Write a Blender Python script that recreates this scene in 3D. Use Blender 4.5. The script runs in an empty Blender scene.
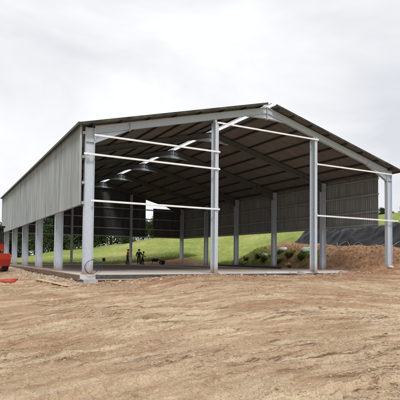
import bpy, bmesh, math, random
import numpy as np
from mathutils import Vector, Matrix
R = math.radians
sc = bpy.context.scene
col = sc.collection
# ------------------------------------------------------------------ camera
CAM = Vector((-6.547, -23.270, 0.919))
yaw, pit, rol = 0.4788, 0.0340, 0.0111
fwd = Vector((math.sin(yaw)*math.cos(pit), math.cos(yaw)*math.cos(pit), math.sin(pit)))
rt = Vector((math.cos(yaw), -math.sin(yaw), 0)); up = rt.cross(fwd)
r2 = rt*math.cos(rol) + up*math.sin(rol); u2 = up*math.cos(rol) - rt*math.sin(rol)
cd = bpy.data.cameras.new('camera'); cam = bpy.data.objects.new('camera', cd); col.objects.link(cam)
M = Matrix((r2, u2, -fwd)).transposed().to_4x4(); M.translation = CAM
cam.matrix_world = M
cd.sensor_width = 36; cd.lens = 40.93; cd.shift_x = 0.0551; cd.shift_y = 0.1058
cd.clip_start = .05; cd.clip_end = 4000
sc.camera = cam
# ------------------------------------------------------------------ world, sun, exposure
SUN_EL, SUN_AZ = R(48), R(-162)         # azimuth measured from +Y towards +X: the sun stands left of the view
w = bpy.data.worlds.new('World'); sc.world = w; w.use_nodes = True
nt = w.node_tree; nt.nodes.clear()
def N(t, **k):
    n = nt.nodes.new(t)
    for a, b in k.items(): setattr(n, a, b)
    return n
sky = N('ShaderNodeTexSky', sky_type='NISHITA', sun_disc=False)
sky.sun_elevation = SUN_EL; sky.sun_rotation = SUN_AZ
tc = N('ShaderNodeTexCoord'); mp = N('ShaderNodeMapping'); mp.inputs['Scale'].default_value = (1, 1, 2.2)
nt.links.new(tc.outputs['Generated'], mp.inputs[0])
n1 = N('ShaderNodeTexNoise'); n1.inputs['Scale'].default_value = 1.7; n1.inputs['Detail'].default_value = 5
n1.inputs['Roughness'].default_value = .55; n1.inputs['Distortion'].default_value = .4
nt.links.new(mp.outputs[0], n1.inputs[0])
rp = N('ShaderNodeValToRGB'); rp.color_ramp.elements[0].position = .36; rp.color_ramp.elements[1].position = .62
rp.color_ramp.elements[0].color = (7.5, 7.7, 8.15, 1); rp.color_ramp.elements[1].color = (10.3, 10.35, 10.5, 1)
nt.links.new(n1.outputs[0], rp.inputs[0])
mx = N('ShaderNodeMixRGB'); mx.inputs[0].default_value = .96            # cloud cover over the blue sky
nt.links.new(sky.outputs[0], mx.inputs[1]); nt.links.new(rp.outputs[0], mx.inputs[2])
bg = N('ShaderNodeBackground'); bg.inputs[1].default_value = .10
nt.links.new(mx.outputs[0], bg.inputs[0])
wo = N('ShaderNodeOutputWorld'); nt.links.new(bg.outputs[0], wo.inputs[0])
sl = bpy.data.lights.new('sun', 'SUN'); so = bpy.data.objects.new('sun', sl); col.objects.link(so)
sl.energy = 2.2; sl.angle = R(14); sl.color = (1, .97, .92)
sd = Vector((-math.cos(SUN_EL)*.30, -math.cos(SUN_EL)*.954, math.sin(SUN_EL)))
sky.sun_rotation = math.atan2(sd.x, sd.y)
so.rotation_euler = sd.to_track_quat('Z', 'Y').to_euler()
sc.view_settings.view_transform = 'Standard'; sc.view_settings.look = 'None'
sc.view_settings.exposure = 0; sc.view_settings.gamma = 1; sc.view_settings.use_curve_mapping = False
sc.render.engine = 'CYCLES'; sc.cycles.max_bounces = 6

# ------------------------------------------------------------------ materials
def mat(name, c, rough=.8, metal=0., c2=None, scale=4., bump=0., bscale=30., vec='Object', stretch=None, detail=5, lo=.35, hi=.65, spec=.3):
    m = bpy.data.materials.new(name); m.use_nodes = True; t = m.node_tree
    b = t.nodes['Principled BSDF']; b.inputs['Roughness'].default_value = rough; b.inputs['Metallic'].default_value = metal
    b.inputs['Specular IOR Level'].default_value = spec
    b.inputs['Base Color'].default_value = (*c, 1)
    tcn = t.nodes.new('ShaderNodeTexCoord'); mpn = t.nodes.new('ShaderNodeMapping')
    t.links.new(tcn.outputs[vec], mpn.inputs[0])
    if stretch: mpn.inputs['Scale'].default_value = stretch
    if c2:
        n = t.nodes.new('ShaderNodeTexNoise'); n.inputs['Scale'].default_value = scale; n.inputs['Detail'].default_value = detail
        n.inputs['Roughness'].default_value = .65
        t.links.new(mpn.outputs[0], n.inputs[0])
        r = t.nodes.new('ShaderNodeValToRGB'); r.color_ramp.elements[0].color = (*c, 1); r.color_ramp.elements[1].color = (*c2, 1)
        r.color_ramp.elements[0].position = lo; r.color_ramp.elements[1].position = hi
        t.links.new(n.outputs[0], r.inputs[0]); t.links.new(r.outputs[0], b.inputs['Base Color'])
    if bump:
        n = t.nodes.new('ShaderNodeTexNoise'); n.inputs['Scale'].default_value = bscale; n.inputs['Detail'].default_value = 4
        t.links.new(mpn.outputs[0], n.inputs[0])
        bn = t.nodes.new('ShaderNodeBump'); bn.inputs['Strength'].default_value = bump; bn.inputs['Distance'].default_value = .05
        t.links.new(n.outputs[0], bn.inputs['Height']); t.links.new(bn.outputs[0], b.inputs['Normal'])
    return m
GALV = mat('galvanised_steel', (.43, .485, .56), .55, .1, (.56, .61, .69), 7, .1, 40, lo=.2, hi=.8, spec=.4)
GALVI = mat('shade_darkened_steel', (.085, .09, .10), .6, 0, (.14, .145, .165), 6, .1, 40, lo=.2, hi=.8)  # darkened copy of the galvanised steel, interior shade put into its colour
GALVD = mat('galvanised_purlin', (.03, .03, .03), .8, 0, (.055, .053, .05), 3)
t = GALV.node_tree; bs = t.nodes['Principled BSDF']; src = bs.inputs['Base Color'].links[0].from_socket
tq = t.nodes.new('ShaderNodeTexCoord'); sx = t.nodes.new('ShaderNodeSeparateXYZ'); t.links.new(tq.outputs['Object'], sx.inputs[0])
nq = t.nodes.new('ShaderNodeTexNoise'); nq.inputs['Scale'].default_value = 7; nq.inputs['Detail'].default_value = 6; nq.inputs['Roughness'].default_value = .75; t.links.new(tq.outputs['Object'], nq.inputs[0])
ma = t.nodes.new('ShaderNodeMath'); ma.operation = 'MULTIPLY_ADD'; ma.inputs[1].default_value = -1.5; t.links.new(nq.outputs[0], ma.inputs[0]); t.links.new(sx.outputs[2], ma.inputs[2])
mr = t.nodes.new('ShaderNodeMapRange'); mr.inputs[1].default_value = -.72; mr.inputs[2].default_value = -.15; mr.inputs[3].default_value = .85; mr.inputs[4].default_value = 0; t.links.new(ma.outputs[0], mr.inputs[0])
mm = t.nodes.new('ShaderNodeMixRGB'); mm.inputs[2].default_value = (.30, .20, .13, 1); t.links.new(mr.outputs[0], mm.inputs[0]); t.links.new(src, mm.inputs[1]); t.links.new(mm.outputs[0], bs.inputs['Base Color'])
RAIL = mat('bright_rail', (.72, .73, .76), .5, .0, (.84, .85, .87), 3)
SRAIL = mat('side_rail_steel', (.30, .31, .33), .5, .3, (.42, .43, .46), 3)
CLAD = mat('wall_sheet', (.22, .24, .245), .6, .0, (.36, .385, .39), 1.6, .1, 8, stretch=(2, 2, .12), lo=.36, hi=.64)
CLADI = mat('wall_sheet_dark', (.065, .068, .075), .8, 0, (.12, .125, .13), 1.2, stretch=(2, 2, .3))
CLADR = mat('wall_sheet_grey', (.20, .21, .22), .7, 0, (.30, .31, .32), 1.2, stretch=(2, 2, .3))
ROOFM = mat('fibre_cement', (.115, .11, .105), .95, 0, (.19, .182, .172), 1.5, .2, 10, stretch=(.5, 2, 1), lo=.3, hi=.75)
VERGE = mat('mossy_verge', (.02, .022, .025), .9, 0, (.075, .078, .055), 1.4, .3, 12)
GUT = mat('dark_gutter', (.04, .045, .05), .5)
CONC = mat('concrete', (.60, .54, .49), .85, 0, (.76, .71, .66), 1.1, .2, 25, vec='Object')
CONCB = mat('wet_concrete', (.25, .27, .31), .8, 0, (.45, .47, .5), 5, .3, 20)
BLUE = mat('blue_pipe', (.03, .045, .11), .5, 0, (.05, .08, .22), 3)
TIMB = mat('fresh_timber', (.50, .37, .22), .8, 0, (.66, .54, .36), 6, .2, 30, stretch=(.3, 3, 3))
TIMBD = mat('dark_timber_and_shade', (.05, .05, .055), .8, 0, (.12, .11, .1), 6)
TIMBB = mat('formwork_timber', (.13, .085, .055), .85, 0, (.24, .17, .11), 4, .2, 20)
BARK = mat('bark', (.05, .04, .03), .9, 0, (.11, .09, .07), 6, .4, 20)
PLASTIC = mat('black_plastic_sheet', (.008, .008, .009), .42, 0, (.014, .014, .016), 3, .8, 3, spec=.28)
ROPE = mat('pale_rope', (.28, .28, .27), .8, 0, (.46, .45, .43), 5)
BAG = mat('white_wrap', (.42, .43, .40), .6, 0, (.66, .67, .62), 3, .3, 8)
BAGG = mat('pale_green_wrap', (.42, .52, .38), .5, 0, (.58, .66, .52), 3, .3, 8)
RED = mat('red_paint', (.50, .035, .02), .5, 0, (.22, .06, .04), 5, .1, 20, lo=.45, hi=.75, spec=.5)
ORANGE = mat('orange_paint', (.55, .12, .02), .4, 0, (.6, .17, .03), 3)
RUB = mat('black_rubber', (.018, .018, .02), .8, 0, (.05, .045, .04), 6)
GLASS = mat('dark_cab_glass', (.03, .04, .045), .1, 0, spec=.8)
STONE = mat('loose_stone', (.24, .17, .11), .9, 0, (.58, .48, .36), 9, .3, 30, vec='Object')
RUBM = mat('pale_rubble', (.30, .20, .13), .9, 0, (.60, .49, .39), 2.5, .3, 30)
ROCKD = mat('grey_rock', (.17, .16, .16), .9, 0, (.32, .30, .28), 6, .3, 20)
SKIN = mat('skin', (.45, .27, .19), .6)
HAIR = mat('dark_hair', (.03, .02, .015), .7)
def cloth(n, c): return mat(n, c, .9, 0, tuple(min(1, q*1.4) for q in c), 8, .2, 30)
def leafm(n, a, b, sc_=1.3):
    m = mat(n, a, .7, 0, b, sc_, lo=.35, hi=.62, detail=3, spec=.2); return m
LEAF = [leafm('leaf_dark', (.018, .035, .012), (.05, .085, .025)), leafm('leaf_mid', (.03, .055, .015), (.075, .12, .03)), leafm('leaf_deep', (.014, .028, .013), (.035, .065, .022))]
WEED = leafm('weed_leaf', (.10, .17, .04), (.21, .29, .08), 4)
FLOW = mat('yellow_flower', (.60, .58, .16), .7, 0, (.7, .68, .3), 9)
GRASSB = leafm('grass_blade', (.16, .22, .05), (.30, .35, .09), .6)

# ------------------------------------------------------------------ mesh helpers
class MB:
    def __init__(s): s.v = []; s.f = []; s.m = []
    def add(s, vs, fs, mi=0):
        o = len(s.v); s.v += [tuple(p) for p in vs]; s.f += [tuple(i+o for i in f) for f in fs]; s.m += [mi]*len(fs); return s
    def box(s, x0, x1, y0, y1, z0, z1, mi=0):
        vs = [(x, y, z) for z in (z0, z1) for y in (y0, y1) for x in (x0, x1)]
        return s.add(vs, [(0,2,3,1), (4,5,7,6), (0,1,5,4), (2,6,7,3), (0,4,6,2), (1,3,7,5)], mi)
    def prism_xz(s, pts, y0, y1, mi=0):
        n = len(pts); vs = [(p[0], y0, p[1]) for p in pts] + [(p[0], y1, p[1]) for p in pts]
        return s.add(vs, [tuple(range(n)), tuple(range(2*n-1, n-1, -1))] + [(i, (i+1) % n + 0, (i+1) % n + n, i+n) for i in range(n)], mi)
    def prism(s, pts, z0, z1, mi=0):
        n = len(pts); vs = [(p[0], p[1], z0) for p in pts] + [(p[0], p[1], z1) for p in pts]
        return s.add(vs, [tuple(range(n)), tuple(range(2*n-1, n-1, -1))] + [(i, (i+1) % n, (i+1) % n + n, i+n) for i in range(n)], mi)
    def beam(s, a, b, w_, h_, mi=0, upv=(0, 0, 1)):
        a = Vector(a); b = Vector(b); d = (b-a).normalized(); u = Vector(upv)
        if abs(d.dot(u)) > .98: u = Vector((0, 1, 0))
        x = d.cross(u).normalized(); y = x.cross(d)
        vs = [p + x*w_*sx/2 + y*h_*sy/2 for p in (a, b) for sx, sy in ((-1,-1), (1,-1), (1,1), (-1,1))]
        return s.add(vs, [(3,2,1,0), (4,5,6,7), (0,1,5,4), (1,2,6,5), (2,3,7,6), (3,0,4,7)], mi)
    def tube(s, pts, rad, n=8, mi=0, closed=False):
        pts = [Vector(p) for p in pts]; k = len(pts)
        if not hasattr(rad, '__len__'): rad = [rad]*k
        base = len(s.v); prev = None
        for i, p in enumerate(pts):
            if closed: d = pts[(i+1) % k] - pts[i-1]
            else: d = pts[min(i+1, k-1)] - pts[max(i-1, 0)]
            d.normalize()
            if prev is None: prev = d.orthogonal().normalized()
            prev = (prev - d*prev.dot(d)).normalized(); q = d.cross(prev)
            for j in range(n):
                a = 2*math.pi*j/n; s.v.append(tuple(p + (prev*math.cos(a) + q*math.sin(a))*rad[i]))
        for i in range(k if closed else k-1):
            for j in range(n):
                i2 = (i+1) % k
                s.f.append((base+i*n+j, base+i*n+(j+1) % n, base+i2*n+(j+1) % n, base+i2*n+j)); s.m.append(mi)
        if not closed:
            s.f.append(tuple(base+j for j in reversed(range(n)))); s.f.append(tuple(base+(k-1)*n+j for j in range(n))); s.m += [mi, mi]
        return s
    def blob(s, c, r, rnd, jit=.18, sub=1, mi=0):
        bm = bmesh.new(); bmesh.ops.create_icosphere(bm, subdivisions=sub, radius=1)
        vs = [Vector((v.co.x*r[0], v.co.y*r[1], v.co.z*r[2]))*(1+rnd.uniform(-jit, jit)) + Vector(c) for v in bm.verts]
        fs = [tuple(v.index for v in f.verts) for f in bm.faces]; bm.free()
        return s.add(vs, fs, mi)
    def build(s, name, mats, parent=None, smooth=False, loc=None):
        me = bpy.data.meshes.new(name); me.from_pydata(s.v, [], s.f)
        if not isinstance(mats, (list, tuple)): mats = [mats]
        for m in mats: me.materials.append(m)
        if len(mats) > 1: me.polygons.foreach_set('material_index', s.m)
        if smooth: me.polygons.foreach_set('use_smooth', [True]*len(s.f))
        me.update(); o = bpy.data.objects.new(name, me); col.objects.link(o)
        if parent: o.parent = parent
        if loc: o.location = loc
        return o
def tag(o, label, cat, group=None, kind=None):
    if label: o['label'] = label
    if cat: o['category'] = cat
    if group: o['group'] = group
    if kind: o['kind'] = kind
    return o
def empty(name, loc, label, cat, group=None, rz=0):
    o = bpy.data.objects.new(name, None); col.objects.link(o); o.location = loc; o.rotation_euler = (0, 0, rz)
    o.empty_display_size = .3
    return tag(o, label, cat, group)
def bevel(o, w_=.02, seg=2):
    bm = bmesh.new(); bm.from_mesh(o.data); bmesh.ops.remove_doubles(bm, verts=bm.verts, dist=1e-5)
    bmesh.ops.bevel(bm, geom=list(bm.edges), offset=w_, segments=seg, affect='EDGES', profile=.6, clamp_overlap=True)
    bm.to_mesh(o.data); bm.free(); return o
def copy_tree(o, parent=None):
    c = o.copy(); col.objects.link(c); c.parent = parent
    for ch in list(o.children): copy_tree(ch, c)
    return c

# ------------------------------------------------------------------ numpy noise + terrain
def hsh(ix, iy, seed):
    n = (ix.astype(np.int64)*374761393 + iy.astype(np.int64)*668265263 + seed*1442695041) & 0xffffffff
    n = ((n ^ (n >> 13))*1274126177) & 0xffffffff
    return ((n ^ (n >> 16)) & 0xffff)/65535.0
def vn(x, y, seed=0):
    ix = np.floor(x); iy = np.floor(y); fx = x-ix; fy = y-iy
    fx = fx*fx*fx*(fx*(fx*6-15)+10); fy = fy*fy*fy*(fy*(fy*6-15)+10)
    a = hsh(ix, iy, seed); b = hsh(ix+1, iy, seed); c = hsh(ix, iy+1, seed); d = hsh(ix+1, iy+1, seed)
    return (a*(1-fx)+b*fx)*(1-fy) + (c*(1-fx)+d*fx)*fy - .5
def fbm(x, y, s, o=4, seed=0, g=.5):
    r = 0; a = 1
    for k in range(o): r = r + a*vn(x/s+17.3*k, y/s-9.1*k, seed+k); a *= g; s /= 2.07
    return r
def ss(a, b, x):
    t = np.clip((x-a)/(b-a), 0, 1); return t*t*(3-2*t)
AZ = np.array([-40, -10, 3.95, 8.31, 12.9, 17.7, 23.9, 30.2, 42.5, 52.5, 58.4, 75, 100])
EZ = np.array([0, .2, .5, .75, 2.3, 3.0, 4.7, 6.1, 8.1, 9.4, 10.2, 9, 4])
TD = np.array([.79, .61])
LX, LY, MX, MY = .887, -.461, .461, .887            # axes across and along the yard
def yard(x, y):
    l = (x+6.5)*LX + (y+23.3)*LY; m = (x+6.5)*MX + (y+23.3)*MY
    lc = np.clip(l, -5, 6); F_ = 1.2*lc - .1*lc*lc + 2.2*np.minimum(l+5, 0)
    return l, m, m-F_*.75, np.sqrt(1+(.75*(1.2-.2*lc))**2)
TRK = [4.3, 6.1, 9.4, 11.3, 12.6, 14.5, 19.0, 21.0]
def height(x, y, fine=True):
    x = np.asarray(x, float); y = np.asarray(y, float)
    dx = x-CAM.x; dy = y-CAM.y; d = np.hypot(dx, dy); az = np.degrees(np.arctan2(dx, dy))
    fr = -.44 + .35*ss(.6, 5, x) + .03*ss(12, 20, x)               # level along the gable front
    z = fr*(1-ss(0, 20, -y)) - .72*ss(0, 20, -y)
    z = z*(1-ss(.2, 3, y)*ss(0, -.01, -x*0-1)) if False else z
    zin = -.10 + 0*x
    inside = ss(-.25, .05, x)*ss(-.15, .15, y)
    z = np.where(y > 0, -.36 + .02*np.clip(y, 0, 20)*0, z) if False else z
    zl = -.38 + .12*ss(5, 30, y)
    z = np.where(y > -.2, (fr*(1-ss(-.2, 2, y)) + zl*ss(-.2, 2, y)), z)
    z = z*(1-inside) + zin*inside
    z = z*(1-ss(34, 40, y)) + .0*ss(34, 40, y)
    # spoil bank along the right-hand wall and the mound in front of it
    bank = 1.95*ss(24.9, 27.6, x + .5*vn(x/1.7, y/1.7, 5))*(1-ss(19, 27, y))*ss(-2.0, 3.5, y)*(1-ss(42, 60, x))
    z = z + bank*(1+.12*vn(x/1.2, y/1.2, 9))
    mo = .66*np.exp(-((x-25.5)/5.0)**2 - ((y+.4)/2.6)**2) + .30*ss(20, 32, x)*(1-ss(0, 14, -y-2))*ss(-3, -1, -np.abs(y)*.2)
    z = z + mo*(1+.25*vn(x/.9, y/.9, 11))
    # field rising behind
    E = np.interp(az, AZ, EZ); d0 = np.interp(az, [20, 32, 42, 60], [61, 60, 47, 42])
    rise = np.clip((d-d0)/(90-d0), 0, 1); rise = rise*.85 + .15*ss(0, 1, rise)
    z = z + E*rise + np.clip(d-90, 0, 500)*-.012*(E > .3)
    z = z + .25*fbm(x, y, 30, 2, 21)*ss(60, 120, d)
    if fine:
        site = (1-ss(34, 36, y))*(1-inside)*(1-ss(38, 60, d)*.7)
        l, m, v, sk = yard(x, y); u = l*1.3
        wv = v/sk + .5*vn(u/4, v/5, 44)
        h = .09*fbm(x, y, 2.6, 3, 1) + .030*fbm(u/5, wv, .50, 3, 2) + .028*fbm(u/8, wv, .20, 2, 6)*ss(-.15, .2, fbm(x, y, 4, 2, 60))
        h = h + .034*fbm(x, y, .30, 5, 3, .62) + .05*np.maximum(0, fbm(x, y, .20, 4, 4, .6)-.22)*2
        for q, v0 in enumerate(TRK):
            pv = (v-v0)/sk + .25*np.sin(u*.3+q//2)
            band = ss(.22, .16, np.abs(pv))*ss(-.25, .05, fbm(x, y, 2.2, 2, 30))
            lug = ss(.1, .55, np.sin((u*sk*.77+np.abs(pv)*.9)*2*math.pi/.26))
            h = h*(1-.5*band) - .035*band + .026*band*lug + .022*ss(.36, .25, np.abs(pv))*(1-ss(.22, .16, np.abs(pv)))
        tr = .12*np.exp(-((y+.45)/.35)**2)*ss(1.2, 2.4, x)*(1-ss(18, 20, x))
        h = h + .10*fbm(x, y, .5, 4, 8, .6)*ss(-5, -1, y)
        z = z + h*site - tr*site + .03*fbm(x, y, .7, 3, 71)*(1-site)*(1-inside)
        z = z - .0*inside
    return z
def hz(x, y): return float(height(np.array([x]), np.array([y]))[0])

az = np.concatenate([np.linspace(-2, 62, 600), np.linspace(62, 358, 150)[1:-1]])
rad = np.concatenate([np.exp(np.linspace(math.log(.9), math.log(62), 600)), np.exp(np.linspace(math.log(62), math.log(1500), 70))[1:]])
A, Rr = np.meshgrid(np.radians(az), rad)
X = CAM.x + Rr*np.sin(A); Y = CAM.y + Rr*np.cos(A); Z = height(X, Y)
na, nr = len(az), len(rad)
V = np.stack([X, Y, Z], -1).reshape(-1, 3)
i = np.arange(nr-1)[:, None]*na; j = np.arange(na)[None, :]; j2 = (j+1) % na
F = np.stack([i+j, i+na+j, i+na+j2, i+j2], -1).reshape(-1, 4)
cz = hz(CAM.x, CAM.y)
V = np.vstack([V, [[CAM.x, CAM.y, cz]]]); ci = len(V)-1
me = bpy.data.meshes.new('ground')
tri = np.stack([np.full(na, ci), np.arange(na), (np.arange(na)+1) % na], -1)
me.vertices.add(len(V)); me.vertices.foreach_set('co', V.ravel())
me.loops.add(len(F)*4+len(tri)*3); me.loops.foreach_set('vertex_index', np.concatenate([F.ravel(), tri.ravel()]).astype(np.int32))
me.polygons.add(len(F)+len(tri))
st = np.concatenate([np.arange(len(F))*4, len(F)*4+np.arange(len(tri))*3]).astype(np.int32)
me.polygons.foreach_set('loop_start', st)
me.update(calc_edges=True); me.validate()
me.polygons.foreach_set('use_smooth', [True]*len(me.polygons))
# what covers the ground: bare soil on the site, meadow beyond
def grass_mask(x, y):
    nz = 1.6*fbm(x, y, 3, 3, 90)
    g = np.maximum.reduce([ss(35.3, 36.6, y+nz), ss(-34, -38, x+nz), ss(-46, -50, y+nz), ss(28.6, 29.6, x+nz*.3)])
    g = np.maximum(g, ss(25, 27.5, y+nz)*ss(24.6, 25.6, x))
    g = np.maximum(g, .85*ss(-.05, .2, fbm(x, y, 1.1, 3, 91)+.25*ss(15, 20, y)-.12*(1-ss(10, 14, y)))*ss(8.5, 12, y)*ss(24.9, 25.8, x))
    return g
G = grass_mask(V[:, 0], V[:, 1])
at = me.attributes.new('meadow', 'FLOAT', 'POINT'); at.data.foreach_set('value', G.astype(np.float32))
x_, y_ = V[:, 0], V[:, 1]
yl, ym, yv, ysk = yard(x_, y_)
RD = np.clip(ss(-9.5, -.5, y_ + 4*fbm(x_, y_, 2.4, 4, 95))*.65*ss(-2, 3, x_) + .6*ss(.0, .25, fbm(yl*.35, yv, 1.1, 4, 97))*ss(-21, -12, y_) + .6*ss(24.5, 26, x_)*ss(-4, -1, y_) + .45*ss(14, 18, x_)*ss(-5.5, -1, y_), 0, 1)
at = me.attributes.new('redsoil', 'FLOAT', 'POINT'); at.data.foreach_set('value', RD.astype(np.float32))
gm = bpy.data.materials.new('soil_and_meadow'); gm.use_nodes = True; t = gm.node_tree; B = t.nodes['Principled BSDF']
B.inputs['Roughness'].default_value = .95; B.inputs['Specular IOR Level'].default_value = .15
def n_(ty, **k):
    n = t.nodes.new(ty)
    for a, b in k.items(): setattr(n, a, b)
    return n
def noise(vecsock, scale, detail=5, rough=.6, dist=0):
    n = n_('ShaderNodeTexNoise'); n.inputs['Scale'].default_value = scale; n.inputs['Detail'].default_value = detail
    n.inputs['Roughness'].default_value = rough; n.inputs['Distortion'].default_value = dist
    t.links.new(vecsock, n.inputs[0]); return n.outputs[0]
def ramp(s, stops):
    r = n_('ShaderNodeValToRGB'); cr = r.color_ramp
    while len(cr.elements) < len(stops): cr.elements.new(.5)
    for e, (p, c) in zip(cr.elements, stops):
        e.position = p; e.color = (*(c if hasattr(c, '__len__') else (c, c, c)), 1)
    t.links.new(s, r.inputs[0]); return r.outputs[0]
def mix(f, a, b, bt='MIX'):
    m = n_('ShaderNodeMixRGB', blend_type=bt)
    for i_, q in enumerate((f, a, b)):
        if hasattr(q, 'links'): t.links.new(q, m.inputs[i_])
        else: m.inputs[i_].default_value = q if i_ == 0 else (*q, 1)
    return m.outputs[0]
tcn = n_('ShaderNodeTexCoord'); P = tcn.outputs['Object']
sxy = n_('ShaderNodeSeparateXYZ'); t.links.new(P, sxy.inputs[0])
def mth(op, a_, b_=None, c_=None):
    n = n_('ShaderNodeMath', operation=op)
    for i_, q in enumerate((a_, b_, c_)):
        if q is None: continue
        if hasattr(q, 'links'): t.links.new(q, n.inputs[i_])
        else: n.inputs[i_].default_value = q
    return n.outputs[0]
px_ = mth('ADD', sxy.outputs[0], 6.5); py_ = mth('ADD', sxy.outputs[1], 23.3)
L_ = mth('ADD', mth('MULTIPLY', px_, LX), mth('MULTIPLY', py_, LY)); M_ = mth('ADD', mth('MULTIPLY', px_, MX), mth('MULTIPLY', py_, MY))
Lc = mth('MINIMUM', mth('MAXIMUM', L_, -5), 6)
F1 = mth('MULTIPLY', Lc, mth('SUBTRACT', 1.2, mth('MULTIPLY', Lc, .1)))
F2 = mth('MULTIPLY', mth('MINIMUM', mth('ADD', L_, 5), 0), 2.2)
V_ = mth('SUBTRACT', M_, mth('MULTIPLY', mth('ADD', F1, F2), .75))
cmb = n_('ShaderNodeCombineXYZ'); t.links.new(mth('MULTIPLY', L_, .17), cmb.inputs[0]); t.links.new(mth('MULTIPLY', V_, .8), cmb.inputs[1]); S = cmb.outputs[0]
soil = ramp(noise(P, .55, 6, .6, .3), [(.30, (.36, .24, .14)), (.48, (.51, .375, .245)), (.66, (.68, .55, .39))])
streak = ramp(noise(S, 2.4, 6, .65, .5), [(.38, 0), (.62, 1)])
soil = mix(n_f := .5, soil, mix(streak, (.35, .215, .118), (.68, .54, .375)), 'MIX')
dk = ramp(noise(S, 5.5, 6, .72, .9), [(.50, 0), (.62, 1)])
dkm = mix(1, dk, ramp(noise(P, .33, 3), [(.36, .1), (.56, 1)]), 'MULTIPLY')
soil = mix(dkm, soil, (.17, .095, .052))
ar = n_('ShaderNodeAttribute', attribute_name='redsoil')
soil = mix(ar.outputs['Fac'], soil, ramp(noise(P, 2.2, 6, .7), [(.3, (.19, .095, .052)), (.5, (.33, .185, .105)), (.7, (.50, .32, .20))]))
# fine gravel: pale and dark grains
vo = n_('ShaderNodeTexVoronoi'); vo.inputs['Scale'].default_value = 26; t.links.new(P, vo.inputs['Vector'])
grain = ramp(vo.outputs['Distance'], [(.0, 1), (.32, 0)])
cellv = n_('ShaderNodeSeparateColor'); t.links.new(vo.outputs['Color'], cellv.inputs[0])
gsel = mix(1, grain, ramp(cellv.outputs[0], [(.55, 0), (.75, 1)]), 'MULTIPLY')
gsel = mix(1, gsel, ramp(noise(P, .9, 4), [(.42, .1), (.6, .8)]), 'MULTIPLY')
soil = mix(gsel, soil, (.72, .63, .50))
fg = ramp(noise(P, 38, 5, .75), [(.32, (.66, .63, .60)), (.5, (1, 1, 1)), (.68, (1.3, 1.3, 1.3))])
soil = mix(1, soil, fg, 'MULTIPLY')
soil = mix(1, soil, ramp(noise(P, 9, 6, .8, .4), [(.34, (.82, .79, .76)), (.48, (1, 1, 1)), (.7, (1.1, 1.1, 1.1))]), 'MULTIPLY')
gr = ramp(noise(P, .09, 5, .6), [(.35, (.205, .255, .065)), (.5, (.285, .325, .09)), (.65, (.38, .385, .15))])
gr = mix(1, gr, ramp(noise(P, 1.7, 6, .75), [(.3, (.62, .66, .6)), (.7, (1.32, 1.28, 1.25))]), 'MULTIPLY')
am = n_('ShaderNodeAttribute', attribute_name='meadow')
t.links.new(mix(am.outputs['Fac'], soil, gr), B.inputs['Base Color'])
b1 = n_('ShaderNodeBump'); b1.inputs['Strength'].default_value = 1; b1.inputs['Distance'].default_value = .026
hsum = n_('ShaderNodeMath', operation='ADD'); t.links.new(noise(P, 14, 6, .75), hsum.inputs[0]); 
vm = n_('ShaderNodeVectorMath', operation='ADD'); t.links.new(P, vm.inputs[0])
nn = n_('ShaderNodeTexNoise'); nn.inputs['Scale'].default_value = 6; t.links.new(P, nn.inputs[0])
vs_ = n_('ShaderNodeVectorMath', operation='SCALE'); vs_.inputs['Scale'].default_value = .12; t.links.new(nn.outputs['Color'], vs_.inputs[0]); t.links.new(vs_.outputs[0], vm.inputs[1]); noise_vec = vm.outputs[0]
gm2 = n_('ShaderNodeMath', operation='MULTIPLY'); t.links.new(gsel, gm2.inputs[0]); gm2.inputs[1].default_value = .35
t.links.new(gm2.outputs[0], hsum.inputs[1]); v2 = n_('ShaderNodeTexVoronoi'); v2.inputs['Scale'].default_value = 11; v2.inputs['Randomness'].default_value = 1; t.links.new(noise_vec, v2.inputs['Vector'])
cr1 = mth('MULTIPLY', mth('SUBTRACT', .45, v2.outputs['Distance']), ramp(noise(P, 1.3, 4), [(.42, 0), (.62, .9)]))
hs2 = mth('ADD', mth('ADD', hsum.outputs[0], cr1), mth('MULTIPLY', noise(P, 55, 4, .8), .35))
t.links.new(hs2, b1.inputs['Height']); t.links.new(b1.outputs[0], B.inputs['Normal'])
me.materials.append(gm)
g = bpy.data.objects.new('ground', me); col.objects.link(g); tag(g, None, None, kind='structure')

# slab
LN, WD, BAY = 33.79, 24.0, 6.758
EAVE, SLOPE = 7.74, .2525
slab = MB().box(-.22, 19.6, -.18, LN+.4, -.3, -.002); slab.box(19.6, 24.25, 1.6, LN+.4, -.3, -.002)
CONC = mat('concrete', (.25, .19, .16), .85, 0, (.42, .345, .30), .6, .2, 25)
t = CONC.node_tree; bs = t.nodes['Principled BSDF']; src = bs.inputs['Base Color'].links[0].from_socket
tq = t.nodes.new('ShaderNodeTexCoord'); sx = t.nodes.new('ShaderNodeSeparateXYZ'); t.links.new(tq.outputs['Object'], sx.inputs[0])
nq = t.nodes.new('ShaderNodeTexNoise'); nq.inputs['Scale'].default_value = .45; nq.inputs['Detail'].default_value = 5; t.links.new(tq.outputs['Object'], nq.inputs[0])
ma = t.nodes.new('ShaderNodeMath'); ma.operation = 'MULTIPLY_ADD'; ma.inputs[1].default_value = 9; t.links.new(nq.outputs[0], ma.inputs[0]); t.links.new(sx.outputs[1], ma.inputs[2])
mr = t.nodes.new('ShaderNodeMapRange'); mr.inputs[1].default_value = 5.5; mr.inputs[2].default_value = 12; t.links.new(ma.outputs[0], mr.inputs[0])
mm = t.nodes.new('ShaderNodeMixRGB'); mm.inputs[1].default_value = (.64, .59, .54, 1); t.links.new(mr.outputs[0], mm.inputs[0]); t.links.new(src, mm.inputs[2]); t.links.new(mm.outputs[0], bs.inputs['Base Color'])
so_ = slab.build('concrete_slab', CONC); tag(so_, None, None, kind='structure')

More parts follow.
